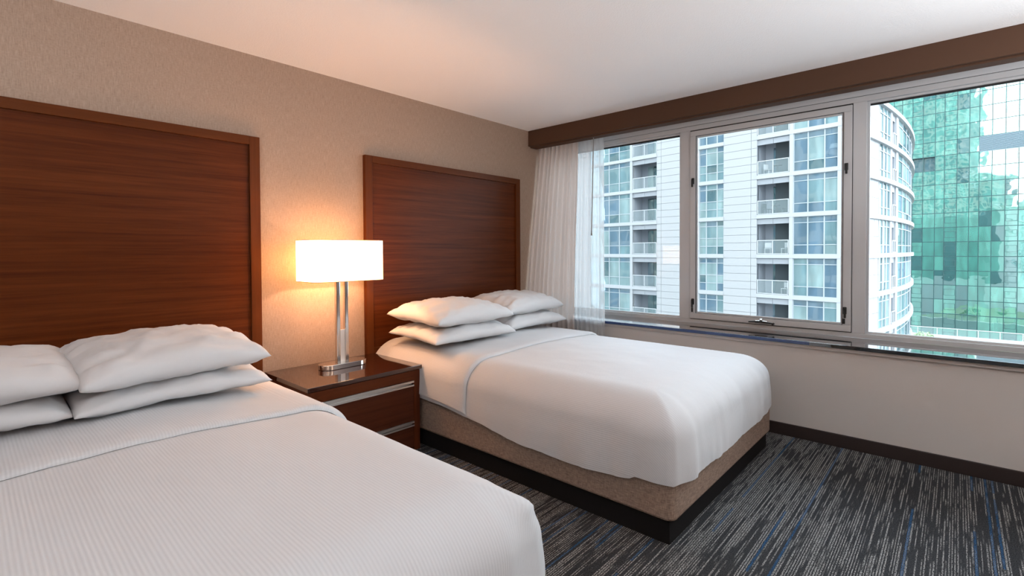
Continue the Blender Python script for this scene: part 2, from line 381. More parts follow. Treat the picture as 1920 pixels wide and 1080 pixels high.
# ------------------------------------------------------------------ curtains
def curtain(name, ya, yb, mat, amp, pleats, ztop, zbot, xoff, seed, nz_=40):
    """ya, yb: (y at the valance, y at the sill) of the two vertical edges"""
    n = int(pleats*12); verts = []; faces = []
    for j in range(nz_+1):
        t = j/nz_; z = ztop+(zbot-ztop)*t
        # hangs behind the valance and is pushed out over the sill edge
        q = min(max((2.30-z)/(2.30-0.66), -0.1), 1.0)
        base = 0.150-0.225*q
        y0 = ya[0]+(ya[1]-ya[0])*q; y1 = yb[0]+(yb[1]-yb[0])*q
        for i in range(n+1):
            s = i/n
            ph = 2*math.pi*pleats*s + 1.3*fbm(s*pleats*0.35, seed, 0.0)*2.2
            a = amp*(0.8+0.35*fbm(s*3, seed+3, 0.0))*(0.8+0.3*t)
            y = y0+(y1-y0)*s + 0.004*math.sin(ph*0.5+1.0)*t + 0.004*fbm(s*9, z*1.3, seed)
            x = base+xoff+a*math.sin(ph)+0.008*fbm(s*3, z*1.2, seed+9)
            verts.append((x, y, z))
    for j in range(nz_):
        for i in range(n):
            a = j*(n+1)+i; faces.append((a, a+1, a+n+2, a+n+1))
    return mesh_obj(name, verts, faces, mat, smooth=True)
cu = tag(curtain('drape', (-0.012, -0.012), (-0.485, -0.590), M_DRAPE, 0.020, 10, 2.42, 0.02, 0.0, 2.0), 'gathered pale drape hanging in the corner beside the bed', 'curtain')
sh = tag(curtain('sheer_curtain', (-0.480, -0.584), (-0.755, -0.900), M_SHEER, 0.012, 7, 2.42, 0.02, 0.010, 5.0), 'sheer white voile strip along the window edge of the drape', 'curtain')
bm = bmesh.new(); cyl(bm, (0.062, -0.705, 2.30), (-0.020, -0.735, 1.42), 0.0045, seg=8); cyl(bm, (-0.020, -0.735, 1.42), (-0.0203, -0.735, 1.40), 0.007, seg=8)
tag(bm_obj('curtain_wand', bm, pmat('grey_wand', (0.22, 0.21, 0.20), 0.4)), 'thin grey wand hanging in front of the sheer curtain', 'curtain wand')

# ------------------------------------------------------------------ headboards
def headboard(xl, xr, lab):
    t = tag(empty('headboard', ((xl+xr)/2, -0.017, 0.0)), lab, 'headboard', 'wall-mounted wooden headboards')
    ZT_, fwid, yf, yp = 1.949, 0.058, -0.0346, -0.020
    box('stile', xl, xl+fwid, yf, -0.0005, 0.16, ZT_, M_WOODZ, t, 0.002)
    box('stile', xr-fwid, xr, yf, -0.0005, 0.16, ZT_, M_WOODZ, t, 0.002)
    box('top_rail', xl+fwid, xr-fwid, yf, -0.0005, ZT_-0.050, ZT_, M_WOODRX, t, 0.002)
    box('bottom_rail', xl+fwid, xr-fwid, yf, -0.0005, 0.16, 0.576, M_WOODRX, t, 0.002)
    box('panel', xl+fwid, xr-fwid, yp, -0.0005, 0.576, ZT_-0.050, M_WOODX, t)
    settle(t); return t
headboard(-4.1996, -2.5394, 'framed walnut headboard behind the near bed at the left')
headboard(-1.8315, -0.1713, 'framed walnut headboard behind the bed by the window')

# ------------------------------------------------------------------ beds
def skirt_profile(d, R, bulge):
    """cloth distance d past the inner rectangle -> (outward, down): an elliptical shoulder, then a near vertical drop"""
    RV = R*0.80; q = (R+RV)/2*math.pi/2
    if d < q:
        a = d/q*math.pi/2; return R*math.sin(a), RV*(1-math.cos(a))
    e = d-q
    return R+bulge*math.sin(min(e/0.20, 1)*math.pi*0.5)*0.5 - max(e-0.08, 0)*0.05, RV+e
def bedding(name, xl, xr, yh, yf, ztop, R, hem, parent, mat, seed, lift=0.0, open_foot=False, thick=0.0, droop=True, pinch=False):
    """draped cover: flat top, rounded shoulders, hanging sides and foot, rounded plan corners"""
    il, ir, iy = xl+R, xr-R, yf+R
    nx, ny = 44, 60
    def lift_at(y):
        if not open_foot: return lift
        q = min(1.0, max(0.0, (y-yf)/0.035)); return 0.002+lift*math.sqrt(1-(1-q)**2)
    def topz(x, y):
        u = (x-il)/(ir-il)*2-1; v = (yh-y)/(yh-iy)
        ed = max(0.0, 1-u*u)**1.5*(1.0 if open_foot else min(1.0, (1-v)*3.0)**2*(3-2*min(1.0, (1-v)*3.0)))
        z = ztop+lift_at(y) + 0.020*ed + (0.007*fbm(x*2.3, y*2.3, seed) + 0.0022*fbm(x*7, y*7, seed+4))*min(1.0, ed*1.6)
        return z
    V, F, UV = [], [], []
    def add(p, uv): V.append(p); UV.append(uv); return len(V)-1
    yend = yf if open_foot else iy
    grid = []
    for j in range(ny+1):
        y = yh+(yend-yh)*(1-(1-j/ny)**1.6); row = []
        for i in range(nx+1):
            x = il+(ir-il)*i/nx; row.append(add((x, y, topz(x, y)), (x, y)))
        grid.append(row)
    for j in range(ny):
        for i in range(nx): F.append((grid[j][i], grid[j+1][i], grid[j+1][i+1], grid[j][i+1]))
    # perimeter walk: left side head->foot, corner, foot, corner, right side foot->head
    per = []
    for j in range(ny+1): per.append((grid[j][0], (-1.0, 0.0), 0))
    if not open_foot:
        for k in range(1, 14): a = math.pi/2*k/14; per.append((grid[ny][0], (-math.cos(a), -math.sin(a)), 1))
        for i in range(nx+1): per.append((grid[ny][i], (0.0, -1.0), 2))
        for k in range(1, 14): a = math.pi/2*k/14; per.append((grid[ny][nx], (math.sin(a), -math.cos(a)), 3))
        for j in range(ny, -1, -1): per.append((grid[j][nx], (1.0, 0.0), 4))
        walks = [per]
    else:
        walks = [per, [(grid[j][nx], (1.0, 0.0), 4) for j in range(ny, -1, -1)]]
    ns = 26
    for wk in walks:
        prev = None; run = 0.0; lastb = None
        for idx, (vi, dr, sec) in enumerate(wk):
            b = V[vi]; 
            if lastb: run += math.hypot(b[0]-lastb[0], b[1]-lastb[1]) + (0.012 if sec in (1, 3) else 0)
            lastb = b
            zh = hem(sec, b[0], b[1]) + 0.006*fbm(run*6, seed, 2.0)
            D = R*0.9*math.pi/2 + max((b[2]-lift_at(b[1])) - R*0.80 - zh, 0.02)
            col = [vi]
            for j in range(1, ns+1):
                d = D*j/ns; o_, dn = skirt_profile(d, R, 0.025)
                t = j/ns
                fold = 0.0075*fbm(run*11, t*0.7, seed+7)*t**1.3 + 0.012*fbm(run*3.2, t*0.8, seed+11)*t
                fold = max(fold, -0.004)
                if sec in (1, 3): fold += 0.006*(1+math.sin(run*70+seed))*t*(1-0.3*t)
                o2 = o_*(max(abs(dr[0]), abs(dr[1]))**-0.62)+fold+lift_at(b[1])
                px, py, pz = b[0]+dr[0]*o2, b[1]+dr[1]*o2, b[2]-dn
                if pinch and sec in (1, 3):
                    pk = math.exp(-((t-0.36)/0.06)**2)*math.exp(-((dr[0]*dr[0]-0.5)/0.22)**2); px += dr[0]*0.022*pk; py += dr[1]*0.022*pk
                col.append(add((px, py, pz), (b[0]+dr[0]*d, b[1]+dr[1]*d)))
            if prev:
                for j in range(ns): F.append((prev[j], prev[j+1], col[j+1], col[j]))
            prev = col
    F = [tuple(dict.fromkeys(f)) for f in F]; F = [f for f in F if len(f) >= 3]
    o = mesh_obj(name, V, F, mat, parent, smooth=True, uvs=UV)
    if thick:
        md = o.modifiers.new('thickness', 'SOLIDIFY'); md.thickness = thick; md.offset = -1
    return o

def pillow(loc, rx, ry, rz, a, b, T, seed, lab, group, flat=0.75):
    n = 34; V, F = [], []; idx = {}
    def P(u, v, s):
        ex = (1-abs(u)**2.6); ey = (1-abs(v)**2.6)
        h = T*max(ex*ey, 0)**0.40
        x = a*u*(1-0.030*(1-v*v)); y = b*v*(1-0.045*(1-u*u))
        c = (abs(u)*abs(v))**2
        edge = min(1-abs(u), 1-abs(v))
        wr = 0.012*fbm(u*2.2+seed, v*2.2, s*3.0)*min(1, h/T*2) + 0.010*fbm(u*4.5+seed*2, v*5.5, s*5.0)*min(1, edge*5)
        # gathers running in from the short ends
        wr += 0.012*math.sin(v*13+3*fbm(u*2, v*3, seed))*max(0, abs(u)-0.45)*1.6*min(1, edge*7)
        z = (h+wr) if s > 0 else -(h*flat+wr*0.6)
        z += -0.018*c
        return (x, y, z)
    def gid(i, j, s):
        k = (i, j, 0) if i in (0, n) or j in (0, n) else (i, j, s)
        if k not in idx:
            u = math.sin((2*i/n-1)*math.pi/2); v = math.sin((2*j/n-1)*math.pi/2)
            u = 0.6*u+0.4*(2*i/n-1); v = 0.6*v+0.4*(2*j/n-1)
            p = P(u, v, s if k[2] else 1)
            if not k[2]: p = (p[0], p[1], -0.018*(abs(u)*abs(v))**2 + 0.006*fbm(u*4, v*4, seed))
            idx[k] = len(V); V.append(p)
        return idx[k]
    for s in (1, -1):
        for j in range(n):
            for i in range(n):
                f = (gid(i, j, s), gid(i+1, j, s), gid(i+1, j+1, s), gid(i, j+1, s))
                F.append(f if s > 0 else f[::-1])
    o = mesh_obj('pillow', V, F, M_PILLOW, smooth=True)
    o.location = loc; o.rotation_euler = (math.radians(rx), math.radians(ry), math.radians(rz))
    tag(o, lab, 'pillow', group); return o

def bed(xl, xr, lab, seed, hems, fold_y, pinch):
    cx = (xl+xr)/2; yf = -2.262
    t = tag(empty('bed', (cx, -1.1, 0.0)), lab, 'bed', 'two made beds')
    # upholstered platform with soft lower edge, on a black foot widened to stand for the shadow under the bed
    o = prism('platform_base', rrect((xr-xl)/2-0.010, (-0.05-yf)/2-0.005, 0.045, 8, cx, (yf-0.05)/2), 0.105, 0.296, M_LINEN, t, 0.014)
    bm = bmesh.new(); bbox(bm, xl+0.03, xr-0.03, yf+0.03, -0.08, 0.0, 0.106); bm_obj('plinth_shadow', bm, M_PLINTH_SHADOW, t)
    bm = bmesh.new(); bbox(bm, xl+0.06, xr-0.06, yf+0.07, -0.05, 0.296, 0.545, 0.10, 5); bm_obj('mattress', bm, M_PILLOW, t, True)
    bedding('duvet', xl-0.006, xr+0.006, -0.055, yf-0.012, 0.607, 0.21, hems, t, M_DUVET, seed, pinch=pinch)
    f = bedding('turned_down_sheet', xl-0.006, xr+0.006, -0.050, fold_y, 0.607, 0.21, lambda s, x, y: hems(s, x, y)+0.012, t, M_DUVET, seed, lift=0.017, open_foot=True, droop=False)
    settle(t); return t
def lerp_tab(tab, v):
    if v >= tab[0][0]: return tab[0][1]
    for (a, za), (b, zb) in zip(tab, tab[1:]):
        if v >= b: return zb+(za-zb)*(v-b)/(a-b)
    return tab[-1][1]
LEFT_HEM = [(-0.2, 0.335), (-0.62, 0.322), (-1.02, 0.290), (-1.36, 0.243), (-1.68, 0.226), (-1.95, 0.236), (-2.10, 0.252)]
def hems2(sec, x, y):
    if sec == 0: return lerp_tab(LEFT_HEM, y)
    if sec == 1: return 0.262
    if sec == 2: return 0.268-0.012*math.sin((x+1.6)*2.6)
    return 0.275
def hems1(sec, x, y): return 0.235 if sec == 0 else 0.245
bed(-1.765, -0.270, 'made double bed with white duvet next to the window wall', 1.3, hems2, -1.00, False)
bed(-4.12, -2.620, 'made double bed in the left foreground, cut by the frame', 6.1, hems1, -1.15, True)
G1, G2 = 'pillows stacked on the window-side bed', 'pillows stacked on the near bed'
pillow((-1.405, -0.475, 0.709), 2, 0, -2, 0.365, 0.270, 0.070, 1.0, 'lower pillow beside the nightstand on the window-side bed', G1)
pillow((-0.655, -0.400, 0.709), 2, 0, 1, 0.365, 0.265, 0.070, 2.0, 'lower pillow nearest the curtain on the window-side bed', G1)
pillow((-1.415, -0.470, 0.836), 3, 0, 1, 0.360, 0.275, 0.090, 3.0, 'top pillow beside the nightstand on the window-side bed', G1)
pillow((-0.660, -0.380, 0.834), 3, 0, 2, 0.360, 0.265, 0.090, 4.0, 'top pillow nearest the curtain on the window-side bed', G1)
pillow((-3.150, -0.530, 0.703), 2, 0, 2, 0.345, 0.285, 0.068, 5.0, 'lower pillow beside the nightstand on the near bed', G2)
pillow((-3.815, -0.500, 0.703), 2, 0, -1, 0.340, 0.285, 0.068, 6.0, 'lower pillow at the left picture edge on the near bed', G2)
pillow((-3.160, -0.545, 0.822), 4, -1.5, 4, 0.335, 0.300, 0.092, 7.0, 'plump top pillow beside the nightstand on the near bed', G2)
pillow((-3.790, -0.520, 0.816), 3, 0, -2, 0.345, 0.290, 0.086, 8.0, 'top pillow at the left picture edge on the near bed', G2)

# ------------------------------------------------------------------ nightstand
ns_ = tag(empty('nightstand', (-2.1525, -0.31, 0.0)), 'walnut nightstand with two drawers and a glossy dark top', 'nightstand')
box('top', -2.532, -1.780, -0.592, -0.037, 0.5155, 0.540, M_NSTOP, ns_, 0.002)
box('side_panel', -2.520, -2.470, -0.580, -0.040, 0.0, 0.510, M_NSRZ, ns_, 0.001)
box('side_panel', -1.836, -1.790, -0.580, -0.040, 0.0, 0.510, M_NSRZ, ns_, 0.001)
box('top_rail', -2.470, -1.833, -0.580, -0.042, 0.448, 0.510, M_NSRX, ns_, 0.001)
box('back_panel', -2.470, -1.833, -0.060, -0.041, 0.02, 0.448, M_DRAWER, ns_)
box('toe_rail', -2.470, -1.833, -0.560, -0.540, 0.0, 0.020, M_DRAWER, ns_)
def drawer(z0, zc, z1):
    d = box('drawer', -2.467, -1.836, -0.577, -0.555, z0, zc, M_DRAWER, ns_, 0.001)
    bm = bmesh.new()                                         # open C-shaped aluminium finger pull
    bbox(bm, -2.467, -1.836, -0.583, -0.548, z1-0.004, z1, 0); bbox(bm, -2.467, -1.836, -0.583, -0.548, zc+0.0005, zc+0.0035, 0)
    bbox(bm, -2.467, -1.836, -0.584, -0.581, z1-0.012, z1, 0); bbox(bm, -2.467, -1.836, -0.584, -0.580, zc+0.0005, zc+0.010, 0)
    bbox(bm, -2.467, -1.836, -0.556, -0.552, zc, z1, 0)
    h = bm_obj('handle', bm, M_ALU, d)
drawer(0.190, 0.411, 0.446); drawer(0.022, 0.1565, 0.1875)
settle(ns_)

# ------------------------------------------------------------------ bedside lamp
LX, LY = -2.138, -0.248
lp = tag(empty('table_lamp', (LX, LY, 0.540)), 'lit table lamp with cream rectangular shade on the nightstand', 'lamp')
o = prism('base', rrect(0.155, 0.062, 0.0615, 14, LX, LY), 0.5405, 0.572, M_CHROME, lp, 0.003)
bm = bmesh.new(); bbox(bm, LX-0.044, LX-0.020, LY-0.016, LY+0.016, 0.571, 1.285, 0.004, 2); bm_obj('post', bm, M_CHROME, lp)
bm = bmesh.new(); bbox(bm, LX+0.012, LX+0.036, LY-0.016, LY+0.016, 0.571, 1.285, 0.004, 2); bm_obj('post', bm, M_CHROME, lp)
box('post_spacer', LX-0.021, LX+0.013, LY-0.010, LY+0.010, 0.571, 0.775, M_ALU, lp, 0.002)
box('socket_bar', LX-0.13, LX+0.12, LY-0.012, LY+0.012, 1.275, 1.287, M_CHROME, lp, 0.002)
for sx in (-0.11, 0.10):
    bm = bmesh.new(); cyl(bm, (LX+sx, LY, 1.235), (LX+sx, LY, 1.276), 0.016, seg=12)
    bmesh.ops.create_uvsphere(bm, u_segments=16, v_segments=10, radius=0.028, matrix=Matrix.Translation((LX+sx, LY, 1.215)))
    bm_obj('bulb', bm, pmat('frosted_bulb', (0.9, 0.88, 0.82), 0.4), lp, True)
sc_ = rrect(0.240, 0.150, 0.068, 12, -2.145, -0.25)
V = [(x, y, z) for z in (1.085, 1.17, 1.25, 1.335) for x, y in sc_]; n = len(sc_); F = []
for k in range(3):
    for i in range(n): F.append((k*n+i, k*n+(i+1) % n, (k+1)*n+(i+1) % n, (k+1)*n+i))
sh_ = mesh_obj('shade', V, F, M_SHADE, lp, True)
for z in (1.084, 1.3335):
    V = []; F = []
    for (x, y) in sc_:
        dx, dy = x+2.145, y+0.25
        for s, zz in ((1.004, z), (1.004, z+0.0035), (0.99, z+0.0035), (0.99, z)): V.append((-2.145+dx*s, -0.25+dy*s, zz))
    for i in range(n):
        for q in range(4): a = i*4+q; b2 = i*4+(q+1) % 4; c = ((i+1) % n)*4; F.append((a, b2, c+(q+1) % 4, c+q))
    mesh_obj('shade_trim', V, F, M_TRIM, lp)
for sx in (-0.11, 0.10):
    ld = bpy.data.lights.new('bulb_light', 'POINT'); ld.energy = LAMP_W; ld.color = (1.0, 0.52, 0.29); ld.shadow_soft_size = 0.016
    lo = bpy.data.objects.new('bulb_light', ld); COL.objects.link(lo); lo.location = (LX+sx, LY-0.045, 1.195); lo.parent = lp
settle(lp)

# ------------------------------------------------------------------ unseen uplights added to brighten the room
def add_fill_lamp(x, y, h, pw, lab):
    t = tag(empty('fill_lamp', (x, y, 0.0)), lab, 'lamp', 'added fill lamps')
    bm = bmesh.new(); cyl(bm, (x, y, 0.0), (x, y, 0.025), 0.15, seg=32); bm_obj('base', bm, M_CHROME, t)
    bm = bmesh.new(); cyl(bm, (x, y, 0.025), (x, y, h-0.10), 0.012, seg=12); bm_obj('pole', bm, M_CHROME, t)
    prof = [(0.02, h-0.12), (0.09, h-0.10), (0.15, h-0.06), (0.18, h), (0.175, h), (0.145, h-0.054), (0.08, h-0.092), (0.0, h-0.098)]
    V = []; F = []
    for k in range(32):
        a = 2*math.pi*k/32
        for r_, z in prof: V.append((x+r_*math.cos(a), y+r_*math.sin(a), z))
    q = len(prof)
    for k in range(32):
        for i in range(q-1): F.append((k*q+i, ((k+1) % 32)*q+i, ((k+1) % 32)*q+i+1, k*q+i+1))
    mesh_obj('bowl', V, F, M_CHROME, t, True)
    ld = bpy.data.lights.new('fill_light', 'AREA'); ld.shape = 'DISK'; ld.size = 0.34; ld.energy = FILL_W*pw; ld.color = (0.97, 0.975, 1.0)
    lo = bpy.data.objects.new('fill_light', ld); COL.objects.link(lo); lo.location = (x, y, h-0.004); lo.rotation_euler = (math.pi, 0, 0); lo.parent = t
    settle(t)
add_fill_lamp(-5.0, -2.7, 1.20, 1.0, 'unseen fill lamp added left of the camera')
add_fill_lamp(-5.6, -4.6, 1.30, 0.8, 'unseen fill lamp added in the far corner behind the camera')
add_fill_lamp(-1.5, -4.6, 1.20, 1.15, 'unseen fill lamp added by the near wall right of the camera')
#EXTERIOR
# ------------------------------------------------------------------ outside: materials
def mat_facade_glass(name, col, refl, wob=0.0, rough=0.02):
    mt, nt, b, o = new_mat(name); nt.nodes.remove(b)
    d = N(nt, 'ShaderNodeBsdfDiffuse'); g = N(nt, 'ShaderNodeBsdfGlossy', Roughness=rough)
    g.inputs['Color'].default_value = (0.82, 1.0, 0.96, 1)
    n1 = N(nt, 'ShaderNodeTexNoise', Scale=0.9, Detail=3.0); L(nt, mapped(nt, pos(nt), (1, 1.3, 0.35)), n1.inputs['Vector'])
    L(nt, ramp(nt, n1.outputs['Fac'], [(0.35, tuple(c*0.75 for c in col)), (0.65, tuple(min(c*1.15, 1) for c in col))]), d.inputs['Color'])
    if wob:
        nw = N(nt, 'ShaderNodeTexNoise', Scale=0.5, Detail=1.0); L(nt, pos(nt), nw.inputs['Vector'])
        bp = N(nt, 'ShaderNodeBump', Strength=1.0, Distance=wob); L(nt, nw.outputs['Fac'], bp.inputs['Height']); L(nt, bp.outputs['Normal'], g.inputs['Normal'])
    mx = N(nt, 'ShaderNodeMixShader'); mx.inputs[0].default_value = refl
    L(nt, d.outputs[0], mx.inputs[1]); L(nt, g.outputs[0], mx.inputs[2]); L(nt, mx.outputs[0], o.inputs['Surface']); return mt
M_CLAD = mat_paint('white_facade_panel', (0.3051, 0.3051, 0.3051), 0.5, 0.5, 0.02)
M_SLABX = mat_paint('white_floor_band', (0.3177, 0.3219, 0.3260), 0.5, 1, 0.02)
M_JOINT = pmat('grey_joint', (0.2090, 0.2174, 0.2257), 0.8)
M_HEADER = pmat('pale_grey_balcony_header', (0.2341, 0.2424, 0.2550), 0.6)
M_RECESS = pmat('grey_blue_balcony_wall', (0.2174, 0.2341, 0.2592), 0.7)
M_XFRAME = pmat('pale_blue_window_bar', (0.3010, 0.3260, 0.3386), 0.5)
M_RAILX = pmat('white_railing', (0.3511, 0.3595, 0.3637), 0.4)
M_CORE = pmat('dark_building_core', (0.0669, 0.0836, 0.0920), 0.8)
GL = [mat_facade_glass('curtained_apartment_glass', (0.1839, 0.2508, 0.2508), 0.13, 0.02), mat_facade_glass('blue_apartment_glass', (0.0752, 0.1170, 0.1588), 0.18, 0.02),
      mat_facade_glass('pale_apartment_glass', (0.1170, 0.1839, 0.1965), 0.16, 0.02), mat_facade_glass('dark_apartment_glass', (0.0460, 0.0836, 0.0961), 0.18, 0.02)]
TG = [mat_facade_glass('teal_glass_%d' % i, c, r_, 0.02) for i, (c, r_) in enumerate((((0.0267, 0.1254, 0.0961), 0.32), ((0.0418, 0.1588, 0.1212), 0.32), ((0.0084, 0.0543, 0.0502), 0.34), ((0.0585, 0.1839, 0.1421), 0.30)))]
M_TSEAM = pmat('dark_teal_seam', (0.0100, 0.0502, 0.0502), 0.5)
M_LOUVER = pmat('grey_louver', (0.1338, 0.1839, 0.2090), 0.5)
M_RAILGL = mat_cloth('greenish_balustrade_glass', (0.4598, 0.5518, 0.5518), 0.90, 0.0)

ANG = math.atan2(-0.992, -0.126)
_cache = {}
def ubox(w, d, h, mat):
    k = (round(w, 3), round(d, 3), round(h, 3), mat.name)
    if k not in _cache:
        bm = bmesh.new(); bbox(bm, 0, w, 0, d, 0, h); me = bpy.data.meshes.new('block'); bm.to_mesh(me); bm.free(); me.materials.append(mat); _cache[k] = me
    return _cache[k]
def lb(name, parent, s0, s1, y0, y1, z0, z1, mat, origin=(0, 0, 0)):
    """box in the facade frame: s along the facade, y into the building, z up"""
    o = link(name, ubox(s1-s0, y1-y0, z1-z0, mat), parent); o.location = (s0-origin[0], y0-origin[1], z0-origin[2]); return o
def lmesh(name, boxes, mat, parent):
    bm = bmesh.new()
    for a in boxes: bbox(bm, *a)
    return bm_obj(name, bm, mat, parent)

# ------------------------------------------------------------------ outside: white apartment building
PA = Vector((35.67, 5.09, 0.0))
ap = tag(empty('apartment_building', PA), 'white panelled apartment building with balconies outside the left and middle windows', 'building')
ap.rotation_euler = (0, 0, ANG)
FH, Z0 = 2.93, 0.85
FLOORS = range(-3, 4)
def lev(k): return Z0+FH*k
ZB, ZTOP = lev(-3), lev(4)
rg = random.Random(3)
def ap_window(s0, s1, muls, k, rows, y=0.06):
    z0, z1 = lev(k)+0.14, lev(k+1)-0.14
    cols = [s0]+muls+[s1]; zs = [z0]+[z0+r_*(z1-z0) for r_ in rows]+[z1]
    t = 0.035; bx_ = []
    for i, c in enumerate(cols):
        a = max(c-t, s0); b = min(c+t, s1); bx_.append((a, b, y-0.05, y+0.03, z0, z1))
    for z in zs[1:-1]: bx_.append((s0+t, s1-t, y-0.03, y+0.03, z-0.025, z+0.025))
    for z, q in ((z0, 1), (z1, -1)): bx_.append((s0+t, s1-t, y-0.03, y+0.03, min(z, z+q*0.03), max(z, z+q*0.03)))
    w_ = lmesh('window', bx_, M_XFRAME, ap)
    for i in range(len(cols)-1):
        mcol = rg.choice((0, 0, 2, 1))
        for j in range(len(zs)-1):
            g = GL[1] if j == len(zs)-2 and rg.random() < 0.75 else GL[mcol if rg.random() < 0.7 else rg.choice((0, 1, 2, 3))]
            lb('pane', w_, cols[i], cols[i+1], y, y+0.02, zs[j], zs[j+1], g)
def balcony(s0, s1, k, depth=1.5):
    z0, z1 = lev(k)+0.14, lev(k+1)-0.14
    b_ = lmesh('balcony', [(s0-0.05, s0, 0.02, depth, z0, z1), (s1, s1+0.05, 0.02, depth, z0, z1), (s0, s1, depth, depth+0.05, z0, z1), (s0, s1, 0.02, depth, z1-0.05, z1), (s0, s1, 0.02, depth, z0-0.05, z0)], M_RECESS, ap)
    lb('balcony_header', b_, s0, (s0+s1)/2-0.01, 0.02, 0.12, z1-0.42, z1, M_HEADER); lb('balcony_header', b_, (s0+s1)/2+0.01, s1, 0.02, 0.12, z1-0.42, z1, M_HEADER)
    m_ = (s0+s1)/2; dw = (s1-s0)*0.24
    lb('door', b_, m_-dw, m_-0.03, depth-0.04, depth-0.01, z0+0.02, z1-0.5, rg.choice(GL)); lb('door', b_, m_+0.03, m_+dw, depth-0.04, depth-0.01, z0+0.02, z1-0.5, rg.choice(GL))
    t = 0.03; zr = z0+1.02
    lmesh('railing', [(s0+0.03, s1-0.03, -0.06, 0.0, zr-0.03, zr+0.03), (s0+0.03, s0+0.09, -0.05, 0.0, z0, zr), (s1-0.09, s1-0.03, -0.05, 0.0, z0, zr), (m_-t, m_+t, -0.05, 0.0, z0, zr), (s0+0.03, s1-0.03, -0.05, 0.0, z0+0.02, z0+0.07)], M_RAILX, b_)
    lb('balustrade_pane', b_, s0+0.09, m_-t, -0.03, -0.015, z0+0.07, zr-0.03, M_RAILGL); lb('balustrade_pane', b_, m_+t, s1-0.09, -0.03, -0.015, z0+0.07, zr-0.03, M_RAILGL)
def cladding(s0, s1, joint, ks):
    for k in ks:
        for q in range(5):
            z0 = lev(k)-0.14+FH*q/5; z1 = z0+FH/5-0.022
            a, b = (s0, joint), (joint+0.022, s1)
            for (u, v) in (a, b): lb('cladding_panel', ap, u, v, -0.06, 0.0, z0, z1, M_CLAD)
for k in FLOORS:
    ap_window(-31.20, -25.85, [-29.9, -28.6, -27.2], k, (0.30, 0.84))
    balcony(-25.60, -23.00, k)
    ap_window(-19.10, -14.29, [-17.94, -16.74, -15.55], k, (0.30, 0.84))
    balcony(-14.05, -11.48, k)
    ap_window(-7.54, -5.49, [-6.94, -6.05], k, (0.24, 0.48, 0.84))
    balcony(-2.95, -0.70, k)
    ap_window(-0.45, 2.28, [0.47, 1.49], k, (0.25, 0.84))
for k in list(FLOORS)+[4]:
    for (a, b) in ((-31.2, -23.0), (-19.1, -11.48), (-7.54, -5.49), (-2.95, 2.55)): lb('floor_band', ap, a, b, -0.10, 0.3, lev(k)-0.14, lev(k)+0.14, M_SLABX)
cladding(-23.0, -19.1, -19.5, FLOORS); cladding(-11.48, -7.54, -11.06, FLOORS); cladding(-5.49, -2.95, -3.39, FLOORS)
for (a, b) in ((-25.85, -25.60), (-14.29, -14.05), (-0.70, -0.45), (2.28, 2.55)): lb('pier', ap, a, b, -0.08, 0.3, ZB, ZTOP, M_SLABX)
lb('joint_backing', ap, -23.0, -19.1, 0.0, 0.3, ZB, ZTOP, M_JOINT); lb('joint_backing', ap, -11.48, -7.54, 0.0, 0.3, ZB, ZTOP, M_JOINT); lb('joint_backing', ap, -5.49, -2.95, 0.0, 0.3, ZB, ZTOP, M_JOINT)
lb('core', ap, -36.0, 2.2, 1.7, 9.0, ZB, ZTOP, M_CORE)
lb('end_wall', ap, -36.0, -31.2, 0.0, 1.7, ZB, ZTOP, M_CLAD)
lb('podium', ap, -36.0, 2.5, 0.0, 9.0, -20.0, ZB-0.14, M_CLAD)
# rounded wing: a long gentle curve receding from the corner
R2 = Matrix.Rotation(-ANG, 3, 'Z')
def cy(x): return 1.7-0.158*(x-41.7)+0.00486*(x-41.7)**2
def cpt(x, off):
    g = -0.158+0.00972*(x-41.7); n_ = Vector((g, -1.0, 0)).normalized()
    return R2 @ (Vector((x, cy(x), 0))+n_*off-PA)
def band(name, xa, xb, z0, z1, o0, o1, mat, parent, step=1.2):
    n_ = max(1, int(math.ceil((xb-xa)/step))); V = []; F = []
    for i in range(n_+1):
        x = xa+(xb-xa)*i/n_
        for off, z in ((o0, z0), (o1, z0), (o1, z1), (o0, z1)):
            q = cpt(x, off); V.append((q.x, q.y, z))
    for i in range(n_):
        for j in range(4): F.append((i*4+j, i*4+(j+1) % 4, (i+1)*4+(j+1) % 4, (i+1)*4+j))
    F += [(0, 3, 2, 1), (n_*4, n_*4+1, n_*4+2, n_*4+3)]
    return mesh_obj(name, V, F, mat, parent)
XE = 72.0
def curved_window(xa, xb, nc, k, rows):
    z0, z1 = lev(k)+0.16, lev(k+1)-0.16; xs = [xa+(xb-xa)*i/nc for i in range(nc+1)]; zs = [z0]+[z0+r_*(z1-z0) for r_ in rows]+[z1]
    w_ = band('window', xa, xb, zs[1]-0.03, zs[1]+0.03, 0.0, 0.05, M_XFRAME, ap)
    for z in zs[2:-1]: band('window_bar', xa, xb, z-0.03, z+0.03, 0.0, 0.05, M_XFRAME, w_)
    for x in xs: band('window_bar', x-0.05, x+0.05, z0, z1, 0.0, 0.06, M_XFRAME, w_)
    for i in range(nc):
        mc = rg.choice((2, 2, 3, 0))
        for j in range(len(zs)-1): band('pane', xs[i], xs[i+1], zs[j], zs[j+1], -0.03, 0.0, GL[mc if rg.random() < 0.75 else rg.choice((1, 2, 3))], w_)
